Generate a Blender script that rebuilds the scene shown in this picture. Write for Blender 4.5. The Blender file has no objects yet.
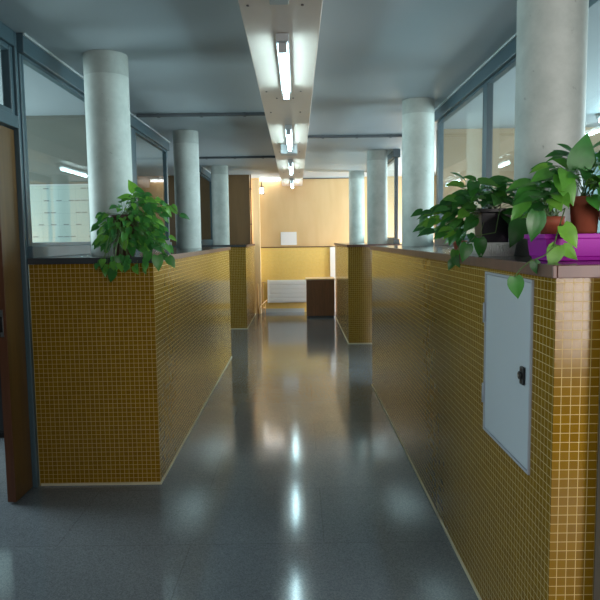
import bpy, bmesh, math, random
from mathutils import Vector, Matrix
C = bpy.context.scene.collection
SC = bpy.context.scene
PI = math.pi

# ------------------------------------------------------------------ helpers
def link(o, parent=None):
    C.objects.link(o)
    if parent: o.parent = parent
    return o
def tag(o, label=None, cat=None, group=None, kind=None):
    if label: o['label'] = label
    if cat: o['category'] = cat
    if group: o['group'] = group
    if kind: o['kind'] = kind
    return o
def empty(name, loc, label, cat, group=None, kind=None):
    o = bpy.data.objects.new(name, None); o.location = loc; link(o)
    o.empty_display_size = .05
    return tag(o, label, cat, group, kind)

class MB:
    """collects shapes in world coordinates, builds ONE mesh"""
    def __init__(s): s.bm = bmesh.new()
    def box(s, x0, x1, y0, y1, z0, z1):
        vs = [s.bm.verts.new(p) for p in ((x0,y0,z0),(x1,y0,z0),(x1,y1,z0),(x0,y1,z0),(x0,y0,z1),(x1,y0,z1),(x1,y1,z1),(x0,y1,z1))]
        for f in ((3,2,1,0),(4,5,6,7),(0,1,5,4),(1,2,6,5),(2,3,7,6),(3,0,4,7)):
            s.bm.faces.new([vs[i] for i in f])
        return s
    def tube(s, pts, r, seg=8, cap=True, r1=None):
        pts = [Vector(p) for p in pts]; n = len(pts); rings = []
        up = None
        for i, p in enumerate(pts):
            d = (pts[min(i+1,n-1)] - pts[max(i-1,0)])
            if d.length < 1e-9: d = Vector((0,0,1))
            d.normalize()
            if up is None:
                a = Vector((0,0,1)) if abs(d.z) < .9 else Vector((1,0,0))
                up = (a - d*a.dot(d)).normalized()
            else:
                up = up - d*up.dot(d)
                if up.length < 1e-6: up = d.orthogonal()
                up.normalize()
            b = d.cross(up)
            rr = r if r1 is None else r + (r1-r)*i/(n-1)
            rings.append([s.bm.verts.new(p + (up*math.cos(2*PI*k/seg) + b*math.sin(2*PI*k/seg))*rr) for k in range(seg)])
        for a, b in zip(rings, rings[1:]):
            for k in range(seg):
                f = s.bm.faces.new((a[k], a[(k+1)%seg], b[(k+1)%seg], b[k])); f.smooth = True
        if cap:
            s.bm.faces.new(rings[0][::-1]); s.bm.faces.new(rings[-1])
        return s
    def lathe(s, cx, cy, prof, seg=32, sq=0.0):
        """prof: list of (r,z) from the bottom centre outwards"""
        rings = []
        for r, z in prof:
            if r < 1e-5:
                rings.append([s.bm.verts.new((cx,cy,z))])
            else:
                rings.append([s.bm.verts.new((cx+r*math.cos(2*PI*k/seg), cy+r*math.sin(2*PI*k/seg), z)) for k in range(seg)])
        for a, b in zip(rings, rings[1:]):
            for k in range(seg):
                k2 = (k+1) % seg
                if len(a) == 1 and len(b) == 1: continue
                if len(a) == 1: f = s.bm.faces.new((a[0], b[k2], b[k]))
                elif len(b) == 1: f = s.bm.faces.new((a[k], a[k2], b[0]))
                else: f = s.bm.faces.new((a[k], a[k2], b[k2], b[k]))
                f.smooth = True
        return s
    def loft(s, rects, closed_bottom=True):
        """rects: list of (x0,x1,y0,y1,z); consecutive rectangles joined (open box walls)"""
        rings = [[s.bm.verts.new(p) for p in ((a,c,z),(b,c,z),(b,d,z),(a,d,z))] for a,b,c,d,z in rects]
        for a, b in zip(rings, rings[1:]):
            for k in range(4): s.bm.faces.new((a[k], a[(k+1)%4], b[(k+1)%4], b[k]))
        s.bm.faces.new(rings[0][::-1]); s.bm.faces.new(rings[-1])
        return s
    def leaf(s, base, d, nrm, L, wid=.78, droop=.35, fold=.22):
        d = Vector(d).normalized(); nrm = Vector(nrm)
        nrm = nrm - d*nrm.dot(d)
        if nrm.length < 1e-4: nrm = d.orthogonal()
        nrm.normalize(); side = d.cross(nrm); base = Vector(base)
        W = [(.0,.0),(.03,.27),(.14,.43),(.30,.47),(.48,.41),(.66,.29),(.83,.145),(.94,.045),(1.,0.)]
        rows = []
        for i, (v, w) in enumerate(W):
            row = []
            for u in (-1, -.5, 0, .5, 1):
                if w == 0 and u != 0: row.append(None); continue
                back = -.13*abs(u)*max(0, 1-v/.25) if i else 0
                y = (v+back)*L; x = u*w*wid*L
                z = -fold*abs(x)*0 + fold*abs(x) - droop*L*v*v - .35*x*x/L
                row.append(s.bm.verts.new(base + d*y + side*x + nrm*z))
            rows.append(row)
        for a, b in zip(rows, rows[1:]):
            for k in range(4):
                q = []
                for v in (a[k] or a[2], a[k+1] or a[2], b[k+1] or b[2], b[k] or b[2]):
                    if v not in q: q.append(v)
                if len(q) >= 3:
                    f = s.bm.faces.new(q); f.smooth = True
        return s
    def build(s, name, mat, parent=None, bevel=0, smooth=False, seg=2, origin=None):
        bm = s.bm
        bm.normal_update()
        if origin is None:
            if parent is not None: origin = Vector(parent_world(parent))
            else:
                zs = [v.co for v in bm.verts]
                origin = Vector(((min(v.x for v in zs)+max(v.x for v in zs))/2, (min(v.y for v in zs)+max(v.y for v in zs))/2, min(v.z for v in zs)))
        origin = Vector(origin)
        for v in bm.verts: v.co -= origin
        me = bpy.data.meshes.new(name); bm.to_mesh(me); bm.free()
        if mat: me.materials.append(mat)
        o = bpy.data.objects.new(name, me); link(o, parent)
        o.location = (0,0,0) if parent is not None else origin
        if smooth:
            for p in me.polygons: p.use_smooth = True
        if bevel:
            m = o.modifiers.new('Bevel', 'BEVEL'); m.width = bevel; m.segments = seg; m.limit_method = 'ANGLE'
        return o
def parent_world(p):
    v = Vector(p.location)
    while p.parent: p = p.parent; v += Vector(p.location)
    return v
def B(*a): return MB().box(*a)

# ------------------------------------------------------------------ materials
def mat(name):
    m = bpy.data.materials.new(name); m.use_nodes = True
    nt = m.node_tree; b = nt.nodes['Principled BSDF']
    return m, nt, b
def N(nt, t, **kw):
    n = nt.nodes.new(t)
    for k, v in kw.items():
        if k in n.inputs: n.inputs[k].default_value = v
        else: setattr(n, k, v)
    return n
def simple(name, col, rough=.5, metal=0, noise=0, nscale=20, bump=0, spec=.5, coat=0):
    m, nt, b = mat(name)
    b.inputs['Base Color'].default_value = (*col, 1); b.inputs['Roughness'].default_value = rough
    b.inputs['Metallic'].default_value = metal; b.inputs['Specular IOR Level'].default_value = spec
    b.inputs['Coat Weight'].default_value = coat
    if noise or bump:
        tc = N(nt, 'ShaderNodeTexCoord'); nz = N(nt, 'ShaderNodeTexNoise', Scale=nscale, Detail=5.)
        nt.links.new(tc.outputs['Object'], nz.inputs['Vector'])
        if noise:
            r = N(nt, 'ShaderNodeMapRange'); r.inputs[3].default_value = 1-noise; r.inputs[4].default_value = 1+noise
            nt.links.new(nz.outputs['Fac'], r.inputs[0])
            mx = N(nt, 'ShaderNodeMix', data_type='RGBA', blend_type='MULTIPLY'); mx.inputs[0].default_value = 1
            mx.inputs[6].default_value = (*col, 1); nt.links.new(r.outputs[0], mx.inputs[7])
            nt.links.new(mx.outputs[2], b.inputs['Base Color'])
        if bump:
            bp = N(nt, 'ShaderNodeBump', Strength=bump, Distance=.002)
            nt.links.new(nz.outputs['Fac'], bp.inputs['Height']); nt.links.new(bp.outputs[0], b.inputs['Normal'])
    return m

def tile_mat(name, c1, c2, grout, axis=None, size=.025, mortar=.00095, rough=.16, off=(0,0)):
    """small square glazed mosaic; picks the in-plane axes from the face normal"""
    m, nt, b = mat(name); L = nt.links.new
    geo = N(nt, 'ShaderNodeNewGeometry')
    sp = N(nt, 'ShaderNodeSeparateXYZ'); L(geo.outputs['Position'], sp.inputs[0])
    sn = N(nt, 'ShaderNodeSeparateXYZ'); L(geo.outputs['True Normal'], sn.inputs[0])
    ab = N(nt, 'ShaderNodeMath', operation='ABSOLUTE'); L(sn.outputs['X'], ab.inputs[0])
    gt = N(nt, 'ShaderNodeMath', operation='GREATER_THAN'); L(ab.outputs[0], gt.inputs[0]); gt.inputs[1].default_value = .5
    mx = N(nt, 'ShaderNodeMix', data_type='FLOAT'); L(gt.outputs[0], mx.inputs[0]); L(sp.outputs['X'], mx.inputs[2]); L(sp.outputs['Y'], mx.inputs[3])
    cb = N(nt, 'ShaderNodeCombineXYZ'); L(mx.outputs[0], cb.inputs['X']); L(sp.outputs['Z'], cb.inputs['Y'])
    ad = N(nt, 'ShaderNodeVectorMath', operation='ADD'); L(cb.outputs[0], ad.inputs[0]); ad.inputs[1].default_value = (10+off[0], 10+off[1], 0)
    br = N(nt, 'ShaderNodeTexBrick', offset=0, squash=1)
    br.inputs['Scale'].default_value = 1; br.inputs['Brick Width'].default_value = size; br.inputs['Row Height'].default_value = size
    br.inputs['Mortar Size'].default_value = mortar; br.inputs['Mortar Smooth'].default_value = .1; br.inputs['Bias'].default_value = 0
    br.inputs['Color1'].default_value = (*c1, 1); br.inputs['Color2'].default_value = (*c2, 1); br.inputs['Mortar'].default_value = (*grout, 1)
    L(ad.outputs[0], br.inputs['Vector'])
    L(br.outputs['Color'], b.inputs['Base Color'])
    mr = N(nt, 'ShaderNodeMapRange'); mr.inputs[3].default_value = rough; mr.inputs[4].default_value = .6
    L(br.outputs['Fac'], mr.inputs[0]); L(mr.outputs[0], b.inputs['Roughness'])
    bp = N(nt, 'ShaderNodeBump', Strength=.25, Distance=.001, invert=True); L(br.outputs['Fac'], bp.inputs['Height'])
    # every tessera sits at its own slight tilt
    dv = N(nt, 'ShaderNodeVectorMath', operation='DIVIDE'); L(ad.outputs[0], dv.inputs[0]); dv.inputs[1].default_value = (size,size,1)
    fl = N(nt, 'ShaderNodeVectorMath', operation='FLOOR'); L(dv.outputs[0], fl.inputs[0])
    wn = N(nt, 'ShaderNodeTexWhiteNoise', noise_dimensions='3D'); L(fl.outputs[0], wn.inputs['Vector'])
    sb = N(nt, 'ShaderNodeVectorMath', operation='SUBTRACT'); L(wn.outputs['Color'], sb.inputs[0]); sb.inputs[1].default_value = (.5,.5,.5)
    sc = N(nt, 'ShaderNodeVectorMath', operation='SCALE'); L(sb.outputs[0], sc.inputs[0]); sc.inputs['Scale'].default_value = .010
    a2 = N(nt, 'ShaderNodeVectorMath', operation='ADD'); L(bp.outputs[0], a2.inputs[0]); L(sc.outputs[0], a2.inputs[1])
    nm = N(nt, 'ShaderNodeVectorMath', operation='NORMALIZE'); L(a2.outputs[0], nm.inputs[0]); L(nm.outputs[0], b.inputs['Normal'])
    b.inputs['IOR'].default_value = 1.42; b.inputs['Specular IOR Level'].default_value = .25
    return m

def floor_mat():
    m, nt, b = mat('polished_terrazzo'); L = nt.links.new
    geo = N(nt, 'ShaderNodeNewGeometry')
    v = N(nt, 'ShaderNodeTexVoronoi', Scale=240.); L(geo.outputs['Position'], v.inputs['Vector'])
    nz = N(nt, 'ShaderNodeTexNoise', Scale=1.3, Detail=3.); L(geo.outputs['Position'], nz.inputs['Vector'])
    sx = N(nt, 'ShaderNodeSeparateColor'); L(v.outputs['Color'], sx.inputs[0])
    r = N(nt, 'ShaderNodeValToRGB'); L(sx.outputs['Red'], r.inputs[0])
    e = r.color_ramp.elements; e[0].position = .1; e[0].color = (.115,.13,.145,1); e[1].position = .9; e[1].color = (.185,.205,.22,1)
    mr = N(nt, 'ShaderNodeMapRange'); mr.inputs[3].default_value = .82; mr.inputs[4].default_value = 1.15; L(nz.outputs['Fac'], mr.inputs[0])
    m1 = N(nt, 'ShaderNodeMix', data_type='RGBA', blend_type='MULTIPLY'); m1.inputs[0].default_value = 1
    L(r.outputs[0], m1.inputs[6]); L(mr.outputs[0], m1.inputs[7])
    sp = N(nt, 'ShaderNodeSeparateXYZ'); L(geo.outputs['Position'], sp.inputs[0])
    cb = N(nt, 'ShaderNodeCombineXYZ'); L(sp.outputs['X'], cb.inputs['X']); L(sp.outputs['Y'], cb.inputs['Y'])
    ad = N(nt, 'ShaderNodeVectorMath', operation='ADD'); L(cb.outputs[0], ad.inputs[0]); ad.inputs[1].default_value = (9.5, 10-4.48+.64*8, 0)
    br = N(nt, 'ShaderNodeTexBrick', offset=.5, squash=1)
    br.inputs['Scale'].default_value = 1; br.inputs['Brick Width'].default_value = 1.2; br.inputs['Row Height'].default_value = .64
    br.inputs['Mortar Size'].default_value = .003; br.inputs['Color1'].default_value = (1,1,1,1); br.inputs['Color2'].default_value = (.965,.965,.975,1); br.inputs['Mortar'].default_value = (.8,.79,.79,1)
    L(ad.outputs[0], br.inputs['Vector'])
    m2 = N(nt, 'ShaderNodeMix', data_type='RGBA', blend_type='MULTIPLY'); m2.inputs[0].default_value = 1
    L(m1.outputs[2], m2.inputs[6]); L(br.outputs['Color'], m2.inputs[7]); L(m2.outputs[2], b.inputs['Base Color'])
    b.inputs['Roughness'].default_value = .115; b.inputs['IOR'].default_value = 1.55; b.inputs['Specular IOR Level'].default_value = .62
    return m

def concrete_mat():
    m, nt, b = mat('cast_concrete'); L = nt.links.new
    tc = N(nt, 'ShaderNodeTexCoord')
    n1 = N(nt, 'ShaderNodeTexNoise', Scale=5., Detail=8., Roughness=.65); L(tc.outputs['Object'], n1.inputs['Vector'])
    r1 = N(nt, 'ShaderNodeValToRGB'); L(n1.outputs['Fac'], r1.inputs[0])
    e = r1.color_ramp.elements; e[0].position = .3; e[0].color = (.36,.405,.375,1); e[1].position = .7; e[1].color = (.54,.59,.55,1)
    v = N(nt, 'ShaderNodeTexVoronoi', Scale=14.); dn = N(nt, 'ShaderNodeTexNoise', Scale=30., Detail=2.); L(tc.outputs['Object'], dn.inputs['Vector'])
    dm = N(nt, 'ShaderNodeMix', data_type='RGBA', blend_type='LINEAR_LIGHT'); dm.inputs[0].default_value = .035; L(tc.outputs['Object'], dm.inputs[6]); L(dn.outputs['Color'], dm.inputs[7]); L(dm.outputs[2], v.inputs['Vector'])
    lt = N(nt, 'ShaderNodeMapRange'); lt.inputs[1].default_value = .02; lt.inputs[2].default_value = .09; lt.inputs[3].default_value = .6; lt.inputs[4].default_value = 1.; L(v.outputs['Distance'], lt.inputs[0])
    m1 = N(nt, 'ShaderNodeMix', data_type='RGBA', blend_type='MULTIPLY'); m1.inputs[0].default_value = 1; L(r1.outputs[0], m1.inputs[6]); L(lt.outputs[0], m1.inputs[7])
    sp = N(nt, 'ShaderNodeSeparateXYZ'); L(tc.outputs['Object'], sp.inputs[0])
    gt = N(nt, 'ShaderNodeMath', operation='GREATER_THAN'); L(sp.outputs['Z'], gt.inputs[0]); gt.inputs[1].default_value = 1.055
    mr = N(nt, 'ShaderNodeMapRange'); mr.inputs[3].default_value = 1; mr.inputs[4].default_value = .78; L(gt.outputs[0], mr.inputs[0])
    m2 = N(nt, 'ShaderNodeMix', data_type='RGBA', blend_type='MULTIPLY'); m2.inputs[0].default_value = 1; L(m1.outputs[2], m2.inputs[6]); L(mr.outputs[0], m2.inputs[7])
    L(m2.outputs[2], b.inputs['Base Color']); b.inputs['Roughness'].default_value = .55
    bp = N(nt, 'ShaderNodeBump', Strength=.15, Distance=.003); L(n1.outputs['Fac'], bp.inputs['Height']); L(bp.outputs[0], b.inputs['Normal'])
    return m

def wood_mat(name, a, c, scale=(6,6,.6), rough=.45, coat=0):
    m, nt, b = mat(name); L = nt.links.new
    geo = N(nt, 'ShaderNodeNewGeometry'); mp = N(nt, 'ShaderNodeMapping'); mp.inputs['Scale'].default_value = scale
    L(geo.outputs['Position'], mp.inputs[0])
    n1 = N(nt, 'ShaderNodeTexNoise', Scale=4., Detail=6., Distortion=.6); L(mp.outputs[0], n1.inputs['Vector'])
    r = N(nt, 'ShaderNodeValToRGB'); L(n1.outputs['Fac'], r.inputs[0])
    e = r.color_ramp.elements; e[0].position = .3; e[0].color = (*a, 1); e[1].position = .7; e[1].color = (*c, 1)
    L(r.outputs[0], b.inputs['Base Color']); b.inputs['Roughness'].default_value = rough; b.inputs['Coat Weight'].default_value = coat
    return m

def glass_mat():
    m, nt, b = mat('window_glass'); L = nt.links.new
    nt.nodes.remove(b); out = [n for n in nt.nodes if n.type == 'OUTPUT_MATERIAL'][0]
    lw = N(nt, 'ShaderNodeLayerWeight', Blend=.5)
    p = N(nt, 'ShaderNodeMath', operation='POWER'); L(lw.outputs['Facing'], p.inputs[0]); p.inputs[1].default_value = 5
    mr = N(nt, 'ShaderNodeMapRange'); mr.inputs[3].default_value = .02; mr.inputs[4].default_value = .32; L(p.outputs[0], mr.inputs[0])
    tr = N(nt, 'ShaderNodeBsdfTransparent'); tr.inputs[0].default_value = (.95,.98,.97,1)
    gl = N(nt, 'ShaderNodeBsdfGlossy', Roughness=0.); gl.inputs[0].default_value = (1,1,1,1)
    mx = N(nt, 'ShaderNodeMixShader'); L(mr.outputs[0], mx.inputs[0]); L(tr.outputs[0], mx.inputs[1]); L(gl.outputs[0], mx.inputs[2])
    L(mx.outputs[0], out.inputs[0])
    return m

def leaf_mat():
    m, nt, b = mat('pothos_leaf'); L = nt.links.new
    geo = N(nt, 'ShaderNodeNewGeometry')
    r = N(nt, 'ShaderNodeValToRGB'); L(geo.outputs['Random Per Island'], r.inputs[0])
    e = r.color_ramp.elements; e[0].position = 0; e[0].color = (.030,.155,.030,1); e[1].position = 1; e[1].color = (.19,.46,.05,1)
    k = e.new(.55); k.color = (.058,.255,.04,1)
    n1 = N(nt, 'ShaderNodeTexNoise', Scale=45., Detail=2.); L(geo.outputs['Position'], n1.inputs['Vector'])
    mr = N(nt, 'ShaderNodeMapRange'); mr.inputs[3].default_value = .75; mr.inputs[4].default_value = 1.25; L(n1.outputs['Fac'], mr.inputs[0])
    mx = N(nt, 'ShaderNodeMix', data_type='RGBA', blend_type='MULTIPLY'); mx.inputs[0].default_value = 1; L(r.outputs[0], mx.inputs[6]); L(mr.outputs[0], mx.inputs[7])
    L(mx.outputs[2], b.inputs['Base Color']); b.inputs['Roughness'].default_value = .35
    out = [n for n in nt.nodes if n.type == 'OUTPUT_MATERIAL'][0]
    tl = N(nt, 'ShaderNodeBsdfTranslucent'); L(mx.outputs[2], tl.inputs[0])
    ms = N(nt, 'ShaderNodeMixShader'); ms.inputs[0].default_value = .25; L(b.outputs[0], ms.inputs[1]); L(tl.outputs[0], ms.inputs[2]); L(ms.outputs[0], out.inputs[0])
    return m
def board_mat():
    m, nt, b = mat('planning_board'); L = nt.links.new
    geo = N(nt, 'ShaderNodeNewGeometry'); sp = N(nt, 'ShaderNodeSeparateXYZ'); L(geo.outputs['Position'], sp.inputs[0])
    cb = N(nt, 'ShaderNodeCombineXYZ'); L(sp.outputs['X'], cb.inputs['X']); L(sp.outputs['Z'], cb.inputs['Y'])
    ad = N(nt, 'ShaderNodeVectorMath', operation='ADD'); L(cb.outputs[0], ad.inputs[0]); ad.inputs[1].default_value = (9,9,0)
    def br(wd, ht, mo, c1, c2, cm):
        n = N(nt, 'ShaderNodeTexBrick', offset=0, squash=1); n.inputs['Scale'].default_value = 1
        n.inputs['Brick Width'].default_value = wd; n.inputs['Row Height'].default_value = ht; n.inputs['Mortar Size'].default_value = mo
        for k, v in (('Color1',c1),('Color2',c2),('Mortar',cm)): n.inputs[k].default_value = (v,v,v,1)
        L(ad.outputs[0], n.inputs['Vector']); return n
    grid = br(.15, .105, .0015, 1, 1, .8)
    dash = br(.055, .105, .004, 0, 1, .5)
    gt = N(nt, 'ShaderNodeMath', operation='GREATER_THAN'); L(dash.outputs['Color'], gt.inputs[0]); gt.inputs[1].default_value = .62
    sy = N(nt, 'ShaderNodeSeparateXYZ'); L(ad.outputs[0], sy.inputs[0])
    mo = N(nt, 'ShaderNodeMath', operation='MODULO'); L(sy.outputs['Y'], mo.inputs[0]); mo.inputs[1].default_value = .105
    ls = N(nt, 'ShaderNodeMath', operation='LESS_THAN'); L(mo.outputs[0], ls.inputs[0]); ls.inputs[1].default_value = .012
    mu = N(nt, 'ShaderNodeMath', operation='MULTIPLY'); L(gt.outputs[0], mu.inputs[0]); L(ls.outputs[0], mu.inputs[1])
    m1 = N(nt, 'ShaderNodeMix', data_type='RGBA', blend_type='MULTIPLY'); m1.inputs[0].default_value = 1; m1.inputs[6].default_value = (.32,.40,.37,1); L(grid.outputs['Color'], m1.inputs[7])
    m2 = N(nt, 'ShaderNodeMix', data_type='RGBA'); L(mu.outputs[0], m2.inputs[0]); L(m1.outputs[2], m2.inputs[6]); m2.inputs[7].default_value = (.12,.14,.15,1)
    L(m2.outputs[2], b.inputs['Base Color']); b.inputs['Roughness'].default_value = .4
    return m
def emit(name, col, s):
    m, nt, b = mat(name)
    b.inputs['Base Color'].default_value = (.8,.8,.8,1); b.inputs['Emission Color'].default_value = (*col, 1); b.inputs['Emission Strength'].default_value = s
    return m

TUBE = 23.0
M = dict(
    tile=tile_mat('amber_mosaic', (.26,.140,.008), (.22,.115,.006), (.66,.50,.21), off=(.012,.011)),
    tile_y=tile_mat('yellow_mosaic', (.88,.62,.18), (.83,.58,.16), (.88,.70,.36)),
    floor=floor_mat(), concrete=concrete_mat(), glass=glass_mat(), leaf=leaf_mat(),
    ceiling=simple('grey_painted_ceiling', (.385,.44,.47), .55, noise=.06, nscale=1.2),
    frame=simple('blue_grey_painted_steel', (.06,.105,.128), .38, spec=.5),
    framelite=simple('pale_joint', (.5,.55,.56), .5),
    worktop=simple('polished_stone_top', (.075,.06,.055), .16, noise=.2, nscale=60),
    topedge=wood_mat('brown_wood_edge', (.105,.042,.03), (.16,.07,.048), rough=.4),
    ply=wood_mat('plywood_panel', (.66,.44,.215), (.72,.50,.26), (1.2,1.2,.25), .42),
    plypil=wood_mat('pale_plywood', (.70,.52,.28), (.78,.60,.35), (3,3,.3), .4),
    brownwall=wood_mat('dark_wood_panel', (.16,.085,.03), (.21,.115,.045), (2,2,.3), .4),
    doorwood=wood_mat('varnished_door_wood', (.11,.055,.016), (.16,.083,.026), (7,7,.5), .35),
    dooredge=wood_mat('red_brown_edge', (.10,.035,.015), (.15,.055,.024), (8,8,.5), .4),
    cabinet=wood_mat('brown_cabinet_wood', (.17,.068,.018), (.25,.10,.03), (7,7,.6), .4),
    pale=simple('pale_wood_top', (.72,.55,.34), .45),
    white=simple('white_enamel', (.80,.82,.82), .35),
    paper=simple('white_paper', (.82,.80,.82), .7),
    lampbody=simple('grey_lamp_body', (.42,.45,.46), .4),
    raceway=simple('bare_pinkish_panel', (.60,.50,.44), .36, noise=.05, nscale=8),
    screw=simple('dark_screw', (.12,.10,.10), .4, metal=.6),
    conduit=simple('grey_conduit', (.07,.085,.095), .5),
    dark=simple('dark_metal', (.035,.04,.045), .4),
    black=simple('black_plastic', (.012,.012,.014), .35),
    steel=simple('brushed_steel', (.6,.6,.6), .3, metal=1),
    panel=simple('grey_painted_door', (.56,.63,.68), .38),
    grout=simple('cream_skirting', (.62,.56,.40), .5),
    copper=simple('ochre_painted_pipe', (.50,.29,.09), .35),
    wall=simple('grey_green_wall', (.11,.115,.095), .7),
    tan=wood_mat('tan_wall', (.24,.18,.105), (.27,.20,.12), (1,1,.3), .6),
    teal=simple('dark_teal_laminate', (.03,.075,.085), .4),
    board=board_mat(),
    ink=simple('dark_ink', (.05,.06,.07), .6),
    magenta=simple('magenta_plastic', (.36,.003,.36), .45, spec=.25),
    terra=simple('terracotta', (.27,.062,.03), .7, noise=.15, nscale=30),
    red=simple('salmon_clay', (.62,.17,.10), .6),
    soil=simple('potting_soil', (.035,.022,.014), .95, bump=.6, nscale=90),
    brownpot=simple('dark_brown_plastic', (.06,.028,.018), .45),
    tray=simple('white_ribbed_plastic', (.82,.84,.80), .4),
    stem=simple('green_stem', (.09,.17,.04), .5),
    post=simple('pale_grey_post', (.42,.45,.50), .5),
    tube=emit('fluorescent_tube', (.62,.93,1.0), TUBE),
    strip=emit('lit_diffuser', (.97,1.0,1.0), 5.0),
    bulb=emit('lit_wall_lamp', (1.0,.97,.9), 3.0),
)

# ------------------------------------------------------------------ dimensions
CZ = 2.455                      # ceiling
TT, WT = 1.238, 1.272          # tile top, worktop top
XL, XR = -1.475, 1.25           # glazing planes
LX, RX = -.787, .668           # corridor faces of the tiled half walls
TR, WR = 1.250, 1.285         # the long right half wall stands a little higher
YE = 11.95                     # end wall

def S(o, label, cat='wall'): return tag(o, label, cat, None, 'structure')
S(B(-4.2,4.2,-1.6,12.1,-.12,0).build('floor', M['floor']), 'polished grey terrazzo floor of the corridor', 'floor')
S(B(-4.2,4.2,-1.6,12.1,CZ,CZ+.12).build('ceiling', M['ceiling']), 'flat grey painted ceiling over the corridor', 'ceiling')
S(B(-4.3,-4.2,-1.6,12.1,0,CZ).build('wall_left', M['wall']), 'outer wall of the rooms behind the left glazing')
S(B(4.2,4.3,-1.6,12.1,0,CZ).build('wall_right', M['wall']), 'outer wall of the rooms behind the right glazing')
S(B(-4.2,4.2,-1.6,-1.5,0,CZ).build('wall_rear', M['wall']), 'wall behind the viewer at the near end')
# end wall: plywood above a dark rail, yellow mosaic below
S(B(-4.2,4.2,YE,YE+.12,1.205,CZ).build('wall_end', M['ply']), 'plywood panelled upper end wall facing down the corridor')
S(B(-4.2,4.2,YE,YE+.12,0,1.19).build('wall_end_lower', M['tile_y']), 'yellow tiled lower end wall behind the radiator')
S(B(-.68,.63,YE-.012,YE+.05,1.19,1.206).build('trim_1', M['dooredge']), 'thin dark rail between plywood and yellow tiles', 'trim')
S(B(.101,1.2,YE-.02,YE,CZ-.028,CZ-.014).build('trim_2', M['dark']), 'dark line where the end wall meets the ceiling', 'trim')
S(B(.101,1.2,YE-.025,YE,CZ-.0135,CZ).build('trim_3', M['framelite']), 'pale ceiling trim above the end wall', 'trim')
S(B(.585,.70,YE-.03,YE-.0135,.0,1.188).build('trim_6', M['white']), 'white upright at the right edge of the lower end wall behind the brown cabinet', 'trim')
S(B(-.755,.1,YE-.012,YE,.0,.07).build('baseboard_end', M['framelite']), 'pale skirting along the foot of the end wall', 'baseboard')
S(B(-.805,-.685,11.74,YE,0,CZ-.055).build('trim_4', M['plypil']), 'narrow pale plywood pilaster in the left far corner', 'trim')
S(B(-4.2,-.82,11.3,11.36,WT,CZ).build('wall_partition', M['brownwall']), 'dark brown wood panel wall above the far left tiled half wall')
# cross walls of the side rooms
S(B(-4.2,-1.53,5.80,5.88,0,CZ).build('wall_left_room', M['wall']), 'grey green cross wall carrying the whiteboard behind the left glazing')
S(B(1.45,4.2,6.8,6.88,0,CZ).build('wall_right_room', M['tan']), 'tan cross wall of the room behind the right glazing')
# left wall between the door and the near end
S(B(-1.56,-1.44,-1.5,2.28,0,CZ).build('wall_left_corridor', M['wall']), 'corridor wall this side of the door on the left')
# pale post at the right margin
S(B(.786,.86,1.61,1.672,0,TR-.002).build('trim_5', M['post']), 'pale grey upright against the near tiled face at right', 'trim')

# ------------------------------------------------------------------ glazed partitions
def partition(name, X, y0, y1, mulls, label, zb=WT, wide=None, panes=None):
    e = empty(name, (X, y0, zb), label, 'glazed partition', None, 'structure')
    s = 1 if X > 0 else -1
    B(X-.045,X+.045,y0,y1,CZ-.10,CZ).build('top_rail', M['frame'], e, bevel=.004)
    B(X-s*.055,X-s*.045,y0,y1,CZ-.014,CZ-.001).build('pale_joint', M['framelite'], e)
    B(X-.04,X+.04,y0,y1,zb,zb+.065).build('bottom_rail', M['frame'], e, bevel=.004)
    ys = [m[0] for m in mulls]
    for ym, w in mulls:
        m = MB().box(X-.02,X+.02,ym-w/2,ym+w/2,zb+.0655,CZ-.1005)
        m.build('mullion', M['frame'], e, bevel=.004)
    for (a, wa), (b, wb) in zip(mulls, mulls[1:]):
        g0, g1 = a+wa/2, b-wb/2
        f = MB(); q = .018
        for (ya,yb,za,zb2) in ((g0,g0+q,zb+.066,CZ-.101),(g1-q,g1,zb+.066,CZ-.101),(g0+q,g1-q,zb+.066,zb+.066+q),(g0+q,g1-q,CZ-.101-q,CZ-.101)):
            f.box(X-.02,X+.02,ya,yb,za,zb2)
        fr = f.build('glazing_bead', M['frame'], e)
        B(X-.003,X+.003,g0+q-.004,g1-q+.004,zb+.066+q-.004,CZ-.101-q+.004).build('pane', M['glass'], fr)
    return e
partition('window_1', XL, 3.53, 7.43, [(3.545,.03),(4.74,.03),(5.86,.22),(7.40,.06)], 'grey steel framed glazing above the long left tiled half wall')
partition('window_2', XR, 1.72, 5.80, [(1.75,.05),(3.0,.05),(4.34,.06),(5.77,.06)], 'grey steel framed glazing above the long right tiled half wall', WR)
partition('window_3', XL, 9.78, 11.28, [(9.81,.05),(11.25,.05)], 'short glazing above the far left tiled half wall')
partition('window_4', XR, 8.27, 11.14, [(8.31,.06),(9.7,.05),(11.11,.05)], 'glazing above the far right tiled half wall')

# ------------------------------------------------------------------ door at left
d = empty('door_1', (-1.45, 3.5, 0), 'varnished brown narrow door leaf in a blue grey steel frame at left', 'door', None, 'structure')
fr = MB().box(-1.54,-1.462,3.496,3.5285,0,CZ)
fr.build('door_jamb', M['frame'], d, bevel=.005)
B(-1.54,-1.462,2.29,2.35,0,CZ).build('door_jamb', M['frame'], d, bevel=.005)
B(-1.54,-1.462,2.3505,3.4955,1.955,2.02).build('door_head', M['frame'], d, bevel=.004)
B(-1.54,-1.462,2.3505,3.4955,CZ-.08,CZ).build('top_rail', M['frame'], d, bevel=.004)
f = MB()
for (ya,yb,za,zb) in ((2.36,2.40,2.021,CZ-.081),(3.455,3.495,2.021,CZ-.081),(2.40,3.455,2.021,2.05),(2.40,3.455,CZ-.11,CZ-.081)):
    f.box(-1.52,-1.475,ya,yb,za,zb)
tf = f.build('transom_frame', M['frame'], d, bevel=.006)
B(-1.503,-1.497,2.395,3.459,2.046,CZ-.106).build('pane', M['glass'], tf)
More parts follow.
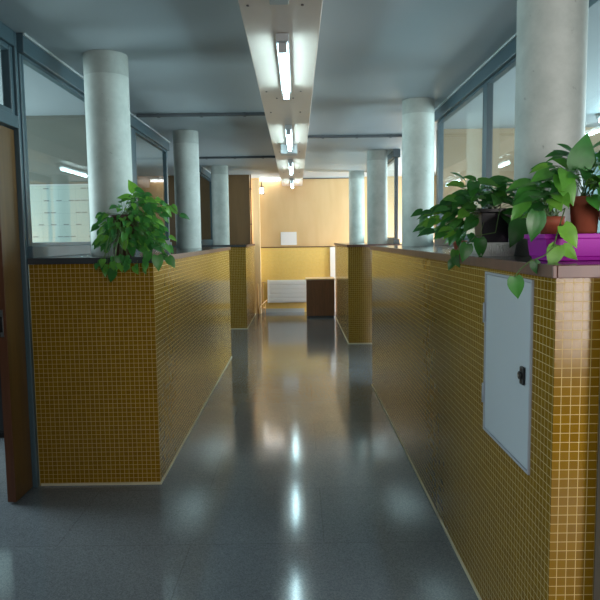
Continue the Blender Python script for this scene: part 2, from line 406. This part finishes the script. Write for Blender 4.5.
lf = B(-1.533,-1.489,3.285,3.4945,.008,1.948).build('door_leaf', M['doorwood'], d, bevel=.002)
B(-1.5325,-1.4895,3.280,3.2845,.010,1.946).build('edge_lipping', M['dooredge'], lf)
B(-1.520,-1.503,3.2755,3.2795,.88,1.02).build('lock_plate', M['steel'], lf)
B(-1.518,-1.505,3.270,3.275,.905,.985).build('lock_bolt', M['black'], lf)
# dark cupboard in the room behind
cb = empty('office_cupboard', (-2.05,4.5,0), 'low dark cupboard glimpsed through the open door at left', 'cupboard')
B(-2.45,-1.72,4.42,4.85,.04,.80).build('body', M['black'], cb, bevel=.004)
B(-2.47,-1.70,4.40,4.87,.801,.83).build('top', M['dark'], cb, bevel=.004)
B(-2.43,-1.74,4.44,4.84,0,.04).build('plinth', M['black'], cb)
for x0 in (-2.445,-2.08):
    dd = B(x0,x0+.355,4.402,4.4195,.06,.79).build('door', M['black'], cb, bevel=.003)
    B(x0+.3,x0+.31,4.388,4.4015,.4,.52).build('handle', M['steel'], dd)

# ------------------------------------------------------------------ tiled half walls + worktops
def counter(x0,x1,y0,y1,label,base_sides):
    e = empty('tiled_half_wall', ((x0+x1)/2,y0,0), label, 'half wall', 'tiled half walls along the corridor')
    return e
def strips(e, faces):
    for (a) in faces: B(*a).build('base_strip', M['grout'], e)
lw = counter(-1.40,LX,3.53,7.43,'long amber tiled half wall on the left, nearest the door',0)
B(-1.464,LX,3.53,7.43,0,TT).build('tiled_body', M['tile'], lw)
strips(lw, [(LX,LX+.006,3.524,7.436,0,.012),(-1.455,LX,3.524,3.53,0,.012)])
lw2 = counter(-2.4,LX,9.77,11.73,'short tiled half wall at far left under the dark brown wall',0)
B(-2.4,LX,9.77,11.735,0,TT).build('tiled_body', M['tile'], lw2)
strips(lw2, [(LX,LX+.006,9.764,11.735,0,.012),(-2.4,LX,9.764,9.77,0,.012)])
rw = counter(RX,1.22,1.68,5.91,'long amber tiled half wall on the right with grey access door',0)
# body with a recess for the access door: panel y 1.835..2.31, z .655..1.225
P0,P1,PZ0,PZ1 = 1.84,2.305,.665,1.236
m = MB()
m.box(RX+.03,1.225,1.68,5.91,0,TR)
m.box(RX,RX+.03,1.68,P0,0,TR); m.box(RX,RX+.03,P1,5.91,0,TR); m.box(RX,RX+.03,P0,P1,0,PZ0); m.box(RX,RX+.03,P0,P1,PZ1,TR)
m.build('tiled_body', M['tile'], rw)
strips(rw, [(RX-.006,RX,1.674,5.916,0,.012),(RX,.81,1.674,1.68,0,.012)])
f = MB(); q = .008
for a in ((P0,P0+q,PZ0,PZ1),(P1-q,P1,PZ0,PZ1),(P0+q,P1-q,PZ0,PZ0+q),(P0+q,P1-q,PZ1-q,PZ1)): f.box(RX-.006,RX+.029,*a)
f.build('access_frame', M['post'], rw)
ad = B(RX-.003,RX+.015,P0+q+.002,P1-q-.002,PZ0+q+.002,PZ1-q-.002).build('access_door', M['panel'], rw, bevel=.001)
tag(ad, 'grey painted metal access door')
lt = MB().box(RX-.012,RX-.0035,1.885,1.915,.92,.975).build('latch', M['black'], ad, bevel=.006)
MB().tube([(RX-.0125,1.90,.949),(RX-.018,1.90,.949)],.012,16).build('latch_knob', M['black'], ad)
MB().tube([(RX-.0182,1.90,.949),(RX-.0195,1.90,.949)],.004,12).build('lock_cylinder', M['steel'], ad)
for zc in (.80,1.09):
    MB().tube([(RX-.008,P1-.004,zc-.035),(RX-.008,P1-.004,zc+.035)],.005,8).build('hinge', M['post'], ad)
rw2 = counter(.632,1.22,8.25,YE,'tiled half wall at far right beside the brown cabinet',0)
B(.632,2.0,8.25,11.15,0,TT).build('tiled_body', M['tile'], rw2)
strips(rw2, [(.626,.632,8.244,11.15,0,.012),(.632,2.0,8.244,8.25,0,.012)])

def worktop(x0,x1,y0,y1,label,side,TT=TT,WT=WT):
    e = empty('worktop', ((x0+x1)/2,y0,TT), label, 'worktop', 'stone worktops on the half walls')
    ov = .016
    B(x0,x1,y0-ov+.012,y1+ov-.012,TT+.001,WT).build('top_slab', M['worktop'], e)
    m = MB().box(x0,x1,y0-ov,y0-ov+.0115,TT+.001,WT)
    if side > 0:   # corridor edge at +x end
        B(x1+.0005,x1+.012,y0-ov,y1+ov,TT+.001,WT).build('wood_edge', M['topedge'], e, bevel=.002)
    else:
        B(x0-.012,x0-.0005,y0-ov,y1+ov,TT+.001,WT).build('wood_edge', M['topedge'], e, bevel=.002)
    m.build('end_edge', M['dark'] if side > 0 else M['topedge'], e, bevel=.002)
    return e
worktop(-1.464,LX+.004,3.53,7.43,'dark polished worktop on the long left half wall',1)
worktop(-2.4,LX+.004,9.77,11.71,'dark worktop on the short far left half wall',1)
worktop(RX-.004,1.29,1.68,5.91,'dark polished worktop with brown edge on the long right half wall',-1,TR,WR)
worktop(.628,2.0,8.25,11.14,'dark worktop on the far right half wall',-1)

# ------------------------------------------------------------------ columns
def column(x,y,label,zb=WT,r=.129):
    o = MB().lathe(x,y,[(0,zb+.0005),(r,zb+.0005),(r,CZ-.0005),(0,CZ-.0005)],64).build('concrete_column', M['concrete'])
    m = o.modifiers.new('es','EDGE_SPLIT'); m.split_angle = .6
    tag(o,label,'column','round concrete columns')
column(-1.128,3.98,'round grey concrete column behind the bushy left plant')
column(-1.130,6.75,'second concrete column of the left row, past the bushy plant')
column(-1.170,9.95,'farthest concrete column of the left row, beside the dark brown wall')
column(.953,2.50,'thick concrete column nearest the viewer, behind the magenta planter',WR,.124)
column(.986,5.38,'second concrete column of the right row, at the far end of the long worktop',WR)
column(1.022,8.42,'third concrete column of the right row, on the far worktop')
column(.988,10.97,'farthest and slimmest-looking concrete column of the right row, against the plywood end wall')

# ------------------------------------------------------------------ ceiling services
def skew(m):
    for v in m.bm.verts:
        t = (v.co.y-.2)/(YE-.2)
        v.co.x = (-.213 if v.co.x < -.08 else .118) + t*((-.276+.213) if v.co.x < -.08 else (.089-.118))
    return m
rc = empty('lighting_raceway', (-.08,6,2.3), 'long pinkish boxed raceway down the ceiling carrying the tube lamps', 'ceiling raceway')
skew(B(-.262,.100,-1.4,YE-.03,2.30,CZ-.001)).build('box_casing', M['raceway'], rc, bevel=.004)
for k in range(5):
    y0 = 2.72+2.24*k
    for (sx,sy) in ((-.19,0),(.03,0),(-.19,1.55),(.03,1.55),(-.13,1.75),(-.02,1.75)):
        if y0+sy < YE-.1:
            MB().tube([(sx,y0+sy,2.2995),(sx,y0+sy,2.295)],.006,10).build('screw', M['screw'], rc)
B(-.10,-.024,2.58,2.68,2.285,2.2995).build('junction_cover', M['lampbody'], rc, bevel=.003)
NAMES = ['nearest tube lamp, largest on the raceway overhead','second tube lamp along the raceway, beside the grey ceiling box','third tube lamp along the raceway','last tube lamp on the raceway, before the end wall']
TX = -.078
def lamp(y0, label, parent_label=None, x=TX, z=2.30, axis='y', L=1.01):
    e = empty('tube_lamp', (x,y0+L/2,z), label, 'lamp', 'fluorescent tube lamps on the raceway' if abs(x) < .2 else 'fluorescent lamps in the side rooms')
    B(x-.03,x+.03,y0-.04,y0+L+.04,z-.036,z-.001).build('batten', M['lampbody'], e, bevel=.004)
    for yy in (y0-.02,y0+L+.002):
        B(x-.02,x+.02,yy,yy+.018,z-.082,z-.0365).build('lamp_holder', M['lampbody'], e, bevel=.003)
    MB().tube([(x,y0,z-.062),(x,y0+L,z-.062)],.017,16).build('tube', M['tube'], e)
    return e
TXS = (-.060,-.068,-.078,-.086)
for k in range(4): lamp(3.12+2.42*k, NAMES[k], None, TXS[k])
lamp(-.85, 'unseen tube lamp added above the viewer to light the near worktop', None, -.052)  # extra lamp out of view, added to brighten the near surfaces
ce = B(-.165,.005,6.62,6.80,2.205,2.2995).build('ceiling_box', M['lampbody'], bevel=.006)
tag(ce,'grey box hanging under the raceway past the second tube lamp','sensor box')
def conduit(x0,x1,y,label):
    e = empty('ceiling_conduit',((x0+x1)/2,y,2.46),label,'conduit','dark conduits across the ceiling')
    B(x0,x1,y-.02,y+.02,CZ-.026,CZ-.001).build('channel', M['conduit'], e, bevel=.004)
    n = 3
    for i in range(n):
        xx = x0+(x1-x0)*(i+.5)/n
        B(xx-.012,xx+.012,y-.024,y+.024,CZ-.031,CZ-.0005).build('clip', M['conduit'], e)
conduit(-1.39,-.264,5.79,'dark conduit crossing the left ceiling nearest the viewer')
conduit(-1.39,-.264,8.80,'dark conduit crossing the left ceiling farther back')
conduit(.102,1.19,7.12,'dark conduit crossing the right ceiling')

# ------------------------------------------------------------------ end wall things
e = empty('strip_light',(-.55,11.8,2.45),'bright white strip light at top left of the end wall','lamp')
B(-.68,-.30,11.86,11.945,CZ-.012,CZ-.001).build('housing', M['white'], e)
B(-.675,-.305,11.85,11.94,CZ-.05,CZ-.0125).build('diffuser', M['strip'], e, bevel=.008)
e = empty('wall_lamp',(-.645,YE,2.24),'small white wall lamp near the top left of the end wall','lamp')
B(-.685,-.605,YE-.02,YE-.0005,2.16,2.30).build('base', M['dark'], e, bevel=.006)
MB().lathe(-.645,YE-.06,[(0,2.165),(.03,2.17),(.036,2.20),(.036,2.255),(.03,2.275),(0,2.28)],20).build('globe', M['bulb'], e)
B(-.665,-.625,YE-.07,YE-.0205,2.2805,2.295).build('bracket', M['dark'], e)
MB().tube([(-.645,YE-.01,2.30),(-.645,YE-.01,2.40)],.008,8).build('cable', M['dark'], e)
e = empty('notice_sheet',(-.165,YE,1.24),'white notice sheet fixed on the plywood just above the dark rail','notice')
B(-.315,-.025,YE-.012,YE-.0005,1.238,1.475).build('backing', M['white'], e)
B(-.309,-.031,YE-.0135,YE-.0122,1.244,1.469).build('sheet', M['paper'], e)
# radiator
e = empty('radiator',(-.2,YE,.18),'white panel radiator with horizontal ribs under the yellow tiles','radiator')
m = MB().box(-.545,.30,YE-.085,YE-.035,.187,.60)
m.build('panel_body', M['white'], e, bevel=.006)
for k in range(5):
    z = .205+k*.078
    B(-.54,.295,YE-.097,YE-.0852,z,z+.066).build('rib', M['white'], e, bevel=.005)
B(-.572,-.5455,YE-.10,YE-.03,.18,.607).build('end_cap', M['white'], e, bevel=.004)
for xx in (-.45,.2): B(xx,xx+.03,YE-.0345,YE-.0005,.3,.5).build('bracket', M['lampbody'], e)
e = empty('heating_pipes',(-.62,YE,0),'ochre heating pipes and valve between pilaster and radiator','pipes')
MB().tube([(-.66,11.86,.0),(-.66,11.86,.30),(-.66,11.86,.555),(-.655,11.86,.565),(-.59,11.86,.565)],.011,10).build('pipe', M['copper'], e)
MB().tube([(-.72,11.68,.0),(-.72,11.68,.10),(-.69,11.72,.15),(-.60,11.85,.235),(-.575,11.87,.24)],.012,10).build('pipe', M['copper'], e)
MB().tube([(-.74,11.70,0),(-.74,11.70,.55)],.012,10).build('pipe', M['copper'], e)
MB().tube([(-.625,11.86,.10),(-.665,11.80,.10)],.016,10).tube([(-.62,11.86,0),(-.62,11.86,.20)],.011,10).build('valve', M['copper'], e)
e = empty('wall_pipe',(-.798,11.25,WT),'thin dark pipe rising beside the dark brown wall','pipe')
MB().tube([(-.80,11.27,WT+.001),(-.80,11.27,CZ-.002)],.010,10).build('pipe', M['dooredge'], e)
for z in (1.6,2.2): B(-.814,-.786,11.262,11.2995,z,z+.02).build('clip', M['dark'], e)
# brown cabinet
e = empty('low_cabinet',(.37,11.05,0),'low brown wooden cabinet with pale top in front of the end wall','cabinet')
B(.135,.612,11.06,11.55,.03,.645).build('body', M['cabinet'], e, bevel=.003)
B(.122,.622,11.035,11.56,.6455,.668).build('top', M['pale'], e, bevel=.003)
B(.15,.60,11.09,11.54,0,.03).build('plinth', M['dark'], e)
B(.1405,.606,11.046,11.0595,.04,.64).build('front_panel', M['cabinet'], e, bevel=.002)

# ------------------------------------------------------------------ side rooms
e = empty('whiteboard',(-2.2,5.8,1.0),'white planning board with dark pen marks behind the left glazing','whiteboard')
B(-2.95,-1.70,5.775,5.7995,.95,1.85).build('panel', M['board'], e)
f = MB()
for a in ((-2.96,-1.69,.94,.9495),(-2.96,-1.69,1.8505,1.86),(-2.96,-2.9505,.9495,1.8505),(-1.6995,-1.69,.9495,1.8505)): f.box(a[0],a[1],5.768,5.7995,a[2],a[3])
f.build('frame', M['lampbody'], e)
e = empty('storage_cupboard',(2.9,6.5,0),'tall dark teal cupboard behind the right glazing','cupboard')
B(2.6,3.75,6.4,6.78,.06,2.15).build('body', M['teal'], e, bevel=.004)
B(2.62,3.73,6.42,6.78,0,.06).build('plinth', M['black'], e)
for x0 in (2.61,3.18):
    dd = B(x0,x0+.56,6.382,6.3995,.08,2.14).build('door', M['teal'], e, bevel=.003)
    B(x0+.5,x0+.515,6.366,6.3815,1.0,1.14).build('handle', M['steel'], dd)
lamp(5.05,'tube lamp seen beyond the thick right column, above the teal cupboard',None,2.78,CZ)

# ------------------------------------------------------------------ plants
def bez(a,b,c,n=6):
    a,b,c = Vector(a),Vector(b),Vector(c)
    return [a*(1-t)**2 + b*2*t*(1-t) + c*t*t for t in [i/n for i in range(n+1)]]
def foliage(parent, crown, leaves, vines=(), r=.0012):
    """leaves: (pos, dir, normal, length)"""
    fm, sm = MB(), MB(); crown = Vector(crown)
    for i, (p, d, n, L) in enumerate(leaves):
        p = Vector(p)
        if i % 5 > 1 and len(leaves) > 60:
            sm.tube([p, p-Vector(d).normalized()*.02+Vector((0,.012,.004))], r, 5)
            fm.leaf(p, d, n, L, droop=random.uniform(.1,.4), fold=random.uniform(.1,.4), wid=random.uniform(.58,.78)); continue
        mid = (crown+p)/2; mid.z = max(crown.z, p.z) + .05*(p-crown).length
        o = crown + Vector((random.uniform(-.02,.02), random.uniform(-.02,.02), 0))
        sm.tube(bez(o, mid, p, 5), r, 5)
        fm.leaf(p, d, n, L, droop=random.uniform(.1,.4), fold=random.uniform(.1,.4), wid=random.uniform(.58,.78))
    for pts, lv in vines:
        sm.tube(pts, r*1.5, 6)
        for p, d, n, L in lv:
            p = Vector(p); q = min((Vector(v) for v in pts), key=lambda v: (v-p).length)
            sm.tube([q, (q+p)/2+Vector((0,0,.006)), p], r, 5)
            fm.leaf(p, d, n, L, droop=.2, fold=.25)
    s = sm.build('stems', M['stem'], parent)
    f = fm.build('leaves', M['leaf'], parent)
    return f
def cloud(crown, ells, n, lmin, lmax, ok, down=.5, facing=(0,-1,.6)):
    out = []; crown = Vector(crown); tries = 0; ps = []
    while len(out) < n and tries < n*60:
        tries += 1
        c, rad = random.choices(ells, [e[1][0]*e[1][2] for e in ells])[0]
        v = Vector((random.gauss(0,1),random.gauss(0,1),random.gauss(0,1))).normalized()*random.random()**.4
        p = Vector(c) + Vector((v.x*rad[0], v.y*rad[1], v.z*rad[2]))
        L = random.uniform(lmin,lmax)
        d = (p-crown); d.z *= .35
        d = d.normalized() if d.length > 1e-4 else Vector((1,0,0))
        d = (d + Vector((random.uniform(-.5,.5), random.uniform(-.5,.3), -down+random.uniform(-.45,.35)))).normalized()
        if not (ok(p) and ok(p+d*L*1.02) and ok(p+d*L*.5)): continue
        if any((p-q).length < lmin*.3 for q in ps): continue
        nrm = Vector((random.uniform(-.5,.5), facing[1]*random.uniform(.3,1.1), facing[2]+random.uniform(0,.6)))
        out.append((p,d,nrm,L)); ps.append(p)
    return out

# --- left plant
random.seed(11)
e = empty('pothos_plant',(-1.0,3.70,WT),'bushy trailing pothos in a dark brown pot at the front corner of the left worktop','potted plant')
px, py = -.985, 3.70
MB().lathe(px,py,[(0,WT+.001),(.058,WT+.001),(.066,WT+.06),(.080,1.485),(.086,1.485),(.086,1.505),(.078,1.505),(.075,1.485),(0,1.483)],32).build('pot', M['brownpot'], e)
MB().lathe(px,py,[(0,1.484),(.074,1.486),(.0,1.492)],24).build('soil', M['soil'], e)
def okL(p):
    if p.y > 3.86: return False
    if (p.x+1.137)**2+(p.y-3.98)**2 < .15**2: return False
    if p.x < -1.385: return False
    if math.hypot(p.x-px,p.y-py) < .088 and p.z < 1.51: return False
    if p.z < 1.29 and p.x < LX+.025 and p.y > 3.505: return False
    return True
crown = (px,py,1.50)
lv = cloud(crown,[((-.87,3.65,1.53),(.14,.13,.12)),((-.94,3.62,1.38),(.14,.10,.13)),((-.83,3.64,1.37),(.12,.12,.12)),((-1.06,3.62,1.41),(.06,.07,.12))],270,.036,.062,okL,down=.55)
lv += cloud(crown,[((-.90,3.47,1.245),(.12,.03,.05)),((-1.0,3.475,1.26),(.10,.03,.05))],30,.036,.055,okL,down=.9)
vines = [
 ([(px,py-.05,1.49),(-.86,3.58,1.42),(-.74,3.52,1.33),(-.70,3.50,1.27)],[((-.755,3.49,1.28),(.1,-.2,-1),(.2,-1,.3),.085),((-.70,3.50,1.27),(.7,-.2,-1),(.2,-1,.4),.07),((-.80,3.49,1.30),(-.3,-.2,-1),(0,-1,.3),.07),((-.78,3.53,1.34),(.5,-.3,-.4),(0,-.6,1),.07)]),
 ([(px,py-.06,1.49),(-.95,3.50,1.42),(-.98,3.47,1.27),(-.985,3.465,1.20)],[((-.985,3.465,1.21),(-.3,-.1,-1),(0,-1,.2),.075),((-.96,3.47,1.28),(.5,-.1,-1),(0,-1,.3),.07)]),
 ([(px,py,1.50),(-.84,3.66,1.57),(-.70,3.64,1.55),(-.65,3.63,1.50)],[((-.70,3.64,1.55),(.6,-.2,-.8),(.1,-1,.5),.06),((-.65,3.63,1.50),(.8,-.1,-.3),(0,-.7,1),.06)]),
 ([(px,py,1.50),(-.95,3.68,1.60),(-.91,3.68,1.64)],[((-.91,3.68,1.635),(-.2,-.5,.6),(0,-1,.5),.075),((-.93,3.68,1.60),(-.9,-.3,.1),(0,-.8,.8),.08),((-.92,3.67,1.61),(.7,-.4,.1),(0,-.8,.8),.08)]),
]
foliage(e,crown,lv,vines)

# --- right: dark pot on a white ribbed tray
random.seed(23)
tx0,tx1,ty0,ty1 = .648,.800,2.30,2.46
tr = empty('plant_tray',((tx0+tx1)/2,(ty0+ty1)/2,WT),'white ribbed plastic tray under the dark square pot on the right worktop','tray')
m = MB()
m.loft([(tx0+.010,tx1-.010,ty0+.010,ty1-.010,WT+.001),(tx0+.002,tx1-.002,ty0+.002,ty1-.002,WT+.046),(tx0,tx1,ty0,ty1,WT+.0465),(tx0,tx1,ty0,ty1,WT+.052),(tx0+.006,tx1-.006,ty0+.006,ty1-.006,WT+.052),(tx0+.012,tx1-.012,ty0+.012,ty1-.012,WT+.010)])
m.build('tray_body', M['tray'], tr)
m = MB(); n = 17
for k in range(n):
    x = tx0+.012+(tx1-tx0-.024)*k/(n-1)
    m.tube([(x,ty0+.0085,WT+.004),(x,ty0+.0005,WT+.045)],.0028,6)
    y = ty0+.012+(ty1-ty0-.024)*k/(n-1)
    m.tube([(tx0+.0085,y,WT+.004),(tx0+.0005,y,WT+.045)],.0028,6)
m.build('ribs', M['tray'], tr)
px, py = .728, 2.38; z0 = WT+.0115
e = empty('pothos_plant',(px,py,z0),'wide green pothos in a black square pot standing on the white ribbed tray','potted plant')
a, b_ = .046, .056
MB().loft([(px-a,px+a,py-a,py+a,z0),(px-b_,px+b_,py-b_,py+b_,1.435),(px-b_-.004,px+b_+.004,py-b_-.004,py+b_+.004,1.4355),(px-b_-.004,px+b_+.004,py-b_-.004,py+b_+.004,1.45),(px-b_+.003,px+b_-.003,py-b_+.003,py+b_-.003,1.45),(px-b_+.004,px+b_-.004,py-b_+.004,py+b_-.004,1.43)]).build('pot', M['black'], e, bevel=.004)
B(px-.05,px+.05,py-.05,py+.05,1.4305,1.436).build('soil', M['soil'], e)
def okA(p):
    if (p.x+.012-.953)**2+(p.y+.115-2.5)**2 < .136**2: return False
    if abs(p.x-px) < .065 and abs(p.y-py) < .065 and p.z < 1.455: return False
    if p.z < 1.325 and p.x > .63: return False
    if p.x > .90: return False
    return True
crown = (px,py,1.44)
lv = cloud(crown,[((.66,2.34,1.49),(.14,.12,.075)),((.56,2.36,1.42),(.12,.12,.08)),((.74,2.33,1.50),(.11,.12,.06)),((.78,2.28,1.44),(.05,.06,.06))],130,.042,.074,okA,down=.35)
lv += [((.66,2.30,1.34),(.1,-.2,-1),(0,-1,.2),.075),((.785,2.20,1.405),(-.5,-.3,-.9),(-.1,-1,.4),.105),((.50,2.40,1.43),(-1,-.2,.05),(0,-.5,1),.055),((.49,2.40,1.415),(-.8,-.1,-.7),(-.1,-1,.3),.055),((.55,2.34,1.46),(-1,-.3,-.25),(0,-.4,1),.11),((.60,2.3,1.535),(-.7,-.3,.1),(0,-.6,.9),.08),((.65,2.3,1.55),(.6,-.4,-.1),(0,-.6,.9),.085),((.70,2.3,1.55),(.7,-.3,.1),(0,-.7,.8),.085),((.63,2.28,1.545),(-.2,-.6,-.5),(0,-.7,.7),.08)]
foliage(e,crown,lv,[([(px,py,1.44),(.72,2.25,1.46),(.70,2.24,1.36),(.64,2.27,1.35),(.615,2.3,1.32)],[((.615,2.30,1.32),(-.3,-.2,-1),(0,-1,.3),.07)])])

# --- small salmon pot at the worktop edge
random.seed(5)
px, py = .700, 2.82
e = empty('small_potted_plant',(px,py,WT),'small salmon clay pot with a short trailing plant at the right worktop edge','potted plant')
MB().lathe(px,py,[(0,WT+.001),(.020,WT+.001),(.028,WT+.045),(.031,WT+.045),(.031,WT+.058),(.026,WT+.058),(.024,WT+.05),(0,WT+.048)],24).build('pot', M['red'], e)
MB().lathe(px,py,[(0,WT+.049),(.0235,WT+.0505),(0,WT+.054)],16).build('soil', M['soil'], e)
lv = []
for dx,dy,dz,L in ((.03,-.04,.085,.05),(-.02,-.05,.075,.045),(.05,-.05,.05,.05),(.055,-.07,.03,.05),(.0,-.03,.11,.05),(.03,-.07,.065,.05),(-.04,-.02,.09,.04)):
    lv.append(((px+dx,py+dy,WT+dz),(dx*8+.1,-.3,-.6),(0,-1,.5),L))
foliage(e,(px,py,WT+.052),lv,[([(px,py,WT+.055),(px-.01,py-.06,WT+.05),(.644,2.66,WT+.01),(.635,2.64,WT-.03)],[((.642,2.66,WT+.02),(-.3,-.3,-1),(-.2,-1,.3),.05),((.635,2.64,WT-.005),(.4,-.3,-1),(-.2,-1,.3),.05),((.63,2.65,WT-.02),(-.5,-.2,-1),(-.2,-1,.3),.045)])])

# --- magenta planter with terracotta pots
random.seed(31)
qx0,qx1,qy0,qy1 = .690,1.16,1.80,1.965
tr = empty('magenta_planter',((qx0+qx1)/2,(qy0+qy1)/2,WT),'magenta plastic trough at the near end of the right worktop','planter')
t0 = WT+.001; h = WT+.080
MB().loft([(qx0+.016,qx1-.016,qy0+.016,qy1-.016,t0),(qx0+.014,qx1-.014,qy0+.014,qy1-.014,t0+.012),(qx0+.010,qx1-.010,qy0+.010,qy1-.010,t0+.0125),(qx0+.004,qx1-.004,qy0+.004,qy1-.004,h-.014),(qx0-.004,qx1+.004,qy0-.004,qy1+.004,h-.0135),(qx0-.004,qx1+.004,qy0-.004,qy1+.004,h),(qx0+.006,qx1-.006,qy0+.006,qy1-.006,h),(qx0+.018,qx1-.018,qy0+.018,qy1-.018,t0+.008)]).build('trough', M['magenta'], tr, bevel=.0015)
def terracotta(x,y,zt,r,label):
    e = empty('pothos_plant',(x,y,t0+.009),label,'potted plant','pothos in terracotta pots in the magenta trough')
    z0 = t0+.0095
    MB().lathe(x,y,[(0,z0),(r*.68,z0),(r*.92,zt-.028),(r,zt-.028),(r*1.02,zt),(r*.9,zt),(r*.86,zt-.014),(0,zt-.016)],32).build('pot', M['terra'], e)
    MB().lathe(x,y,[(0,zt-.015),(r*.85,zt-.0125),(0,zt-.006)],20).build('soil', M['soil'], e)
    return e
e1 = terracotta(.749,1.905,1.405,.037,'pothos in the left, shorter terracotta pot in the magenta trough')
e2 = terracotta(.832,1.868,1.462,.045,'tallest pothos, in the larger terracotta pot in the magenta trough')
e3 = terracotta(.936,1.885,1.42,.048,'pothos in the terracotta pot of the magenta trough at the right margin')
def okT(p):
    if (p.x-.96)**2+(p.y-2.5)**2 < .142**2: return False
    for x,zt,r in ((.749,1.405,.037),(.832,1.462,.045),(.936,1.42,.048)):
        if math.hypot(p.x-x,p.y-1.883) < r+.03 and p.z < zt+.004: return False
    if p.z < 1.36 and qx0-.02 < p.x and p.y > 1.78: return False
    if p.x > 1.2: return False
    return p.z > 1.30 or p.x < .63
lv = cloud((.749,1.905,1.40),[((.70,1.86,1.46),(.09,.09,.06)),((.76,1.92,1.47),(.09,.09,.06))],40,.042,.075,okT,down=.35)
lv += [((.665,1.80,1.415),(-.2,-.2,-1),(-.1,-1,.3),.085),((.69,1.83,1.47),(-1,-.4,-.1),(0,-.5,1),.10),((.67,1.86,1.50),(-.8,-.2,-.5),(0,-.8,.7),.07),((.72,1.84,1.52),(-.9,-.2,-.15),(0,-.6,1),.07)]
V = [((.749,1.895,1.40),(.747,1.855,1.415),(.745,1.80,1.425),(.715,1.765,1.37),(.685,1.725,1.315),(.645,1.69,1.292),(.605,1.685,1.278),(.578,1.685,1.255),(.564,1.685,1.235))]
vl = [((.565,1.685,1.236),(.15,-.1,-1),(-.3,-1,.3),.062),((.615,1.68,1.278),(.3,-.2,-1),(-.3,-1,.2),.04),((.72,1.75,1.375),(.5,-.25,-.75),(0,-1,.5),.075),((.70,1.735,1.32),(-.35,-.2,-.9),(-.1,-1,.5),.068),((.715,1.735,1.315),(.75,-.2,-.6),(0,-1,.4),.055)]
foliage(e1,(.749,1.905,1.395),lv,[(V[0],vl)])
lv = cloud((.832,1.868,1.46),[((.80,1.84,1.54),(.11,.10,.06)),((.90,1.86,1.55),(.10,.10,.05)),((.86,1.80,1.48),(.08,.05,.05))],56,.045,.08,okT,down=.25)
lv += [((.775,1.79,1.535),(.15,-.15,.798),(-.2,-1,.2),.105),((.70,1.80,1.53),(-.9,-.3,-.3),(0,-.7,.9),.071),((.72,1.78,1.52),(.35,-.3,-.8),(0,-1,.5),.097),((.66,1.84,1.505),(-.9,-.3,-.1),(0,-.6,1),.084),((.82,1.76,1.56),(.8,-.2,.084),(0,-.7,.8),.101),((.84,1.77,1.50),(.6,-.2,-.6),(0,-1,.4),.084),((.845,1.77,1.44),(.6,-.3,-.8),(0,-1,.4),.071),((.885,1.76,1.42),(.2,-.3,-.9),(0,-1,.4),.071)]
foliage(e2,(.832,1.868,1.453),lv)
lv = cloud((.936,1.885,1.42),[((.98,1.86,1.50),(.12,.10,.07))],26,.055,.095,okT,down=.3)
foliage(e3,(.936,1.885,1.41),lv)

for o in list(C.objects):
    if o.parent is None and o.location.x > .3 and o.location.y < 3.2 and o.get('category') in ('tray','potted plant','planter'):
        o.location.z += WR-WT
        if o.location.y < 2.2: o.location.x += .028; o.location.y += .095
        elif o.location.y < 2.6: o.location.x += .012; o.location.y += .115

# ------------------------------------------------------------------ light
def area(name, loc, rot, sx, sy, power, col, spread=PI):
    l = bpy.data.lights.new(name,'AREA'); l.shape = 'RECTANGLE'; l.size = sx; l.size_y = sy; l.energy = power; l.color = col; l.spread = spread
    o = bpy.data.objects.new(name,l); o.location = loc; o.rotation_euler = rot; C.objects.link(o); return o
DAY = (.76,.94,1.0)
# daylight windows on the outer walls of the side rooms and behind the viewer, plus an added rear fill
area('daylight_left', (-4.15,4.6,1.55),(0,-PI/2,0),1.4,2.0,105,DAY)
area('daylight_left_far', (-2.7,8.6,1.25),(0,-PI/2,0),2.0,2.0,16,DAY)
area('daylight_right_gap', (2.4,7.45,1.25),(0,PI/2,0),2.0,1.0,6,DAY)
area('daylight_right', (4.15,4.9,1.55),(0,PI/2,0),1.4,2.4,150,DAY)
area('daylight_right_far', (2.6,9.6,1.85),(0,PI/2,0),1.1,2.6,75,DAY)
area('daylight_right_end', (2.5,11.57,.72),(0,PI/2,0),1.3,.65,85,(.97,.98,1.0))
area('fill_rear_middle', (.35,-1.45,1.6),(-PI/2,0,PI),1.2,1.0,19,(1.0,.97,.94))  # unseen fill light added to lift the tray and nearby fronts, no window
area('daylight_rear', (2.27,-1.45,1.15),(-PI/2,0,PI),.75,1.34,24,(1.0,.93,.90),math.radians(78))
# daylight from the window hidden behind the dark brown wall at the far end
area('daylight_end', (-1.3,11.66,1.85),(0,-PI/2,0),1.1,.5,12,(1.0,.96,.88))
SC.cycles.caustics_reflective = False; SC.cycles.caustics_refractive = False

w = bpy.data.worlds.new('World'); SC.world = w; w.use_nodes = True
w.node_tree.nodes['Background'].inputs[0].default_value = (.5,.6,.7,1); w.node_tree.nodes['Background'].inputs[1].default_value = .3

# ------------------------------------------------------------------ camera
cam = bpy.data.cameras.new('camera'); cam.sensor_width = 36; cam.lens = 39.0; cam.shift_x = .002; cam.clip_start = .02
co = bpy.data.objects.new('camera', cam); C.objects.link(co)
co.matrix_world = Matrix.Translation((0,0,1.363)) @ Matrix.Rotation(PI/2-math.atan(62/650),4,'X') @ Matrix.Rotation(-.013,4,'Z')
SC.camera = co
vs = SC.view_settings
vs.view_transform = 'Standard'; vs.look = 'None'; vs.gamma = 1; vs.use_curve_mapping = False; vs.exposure = 0.5
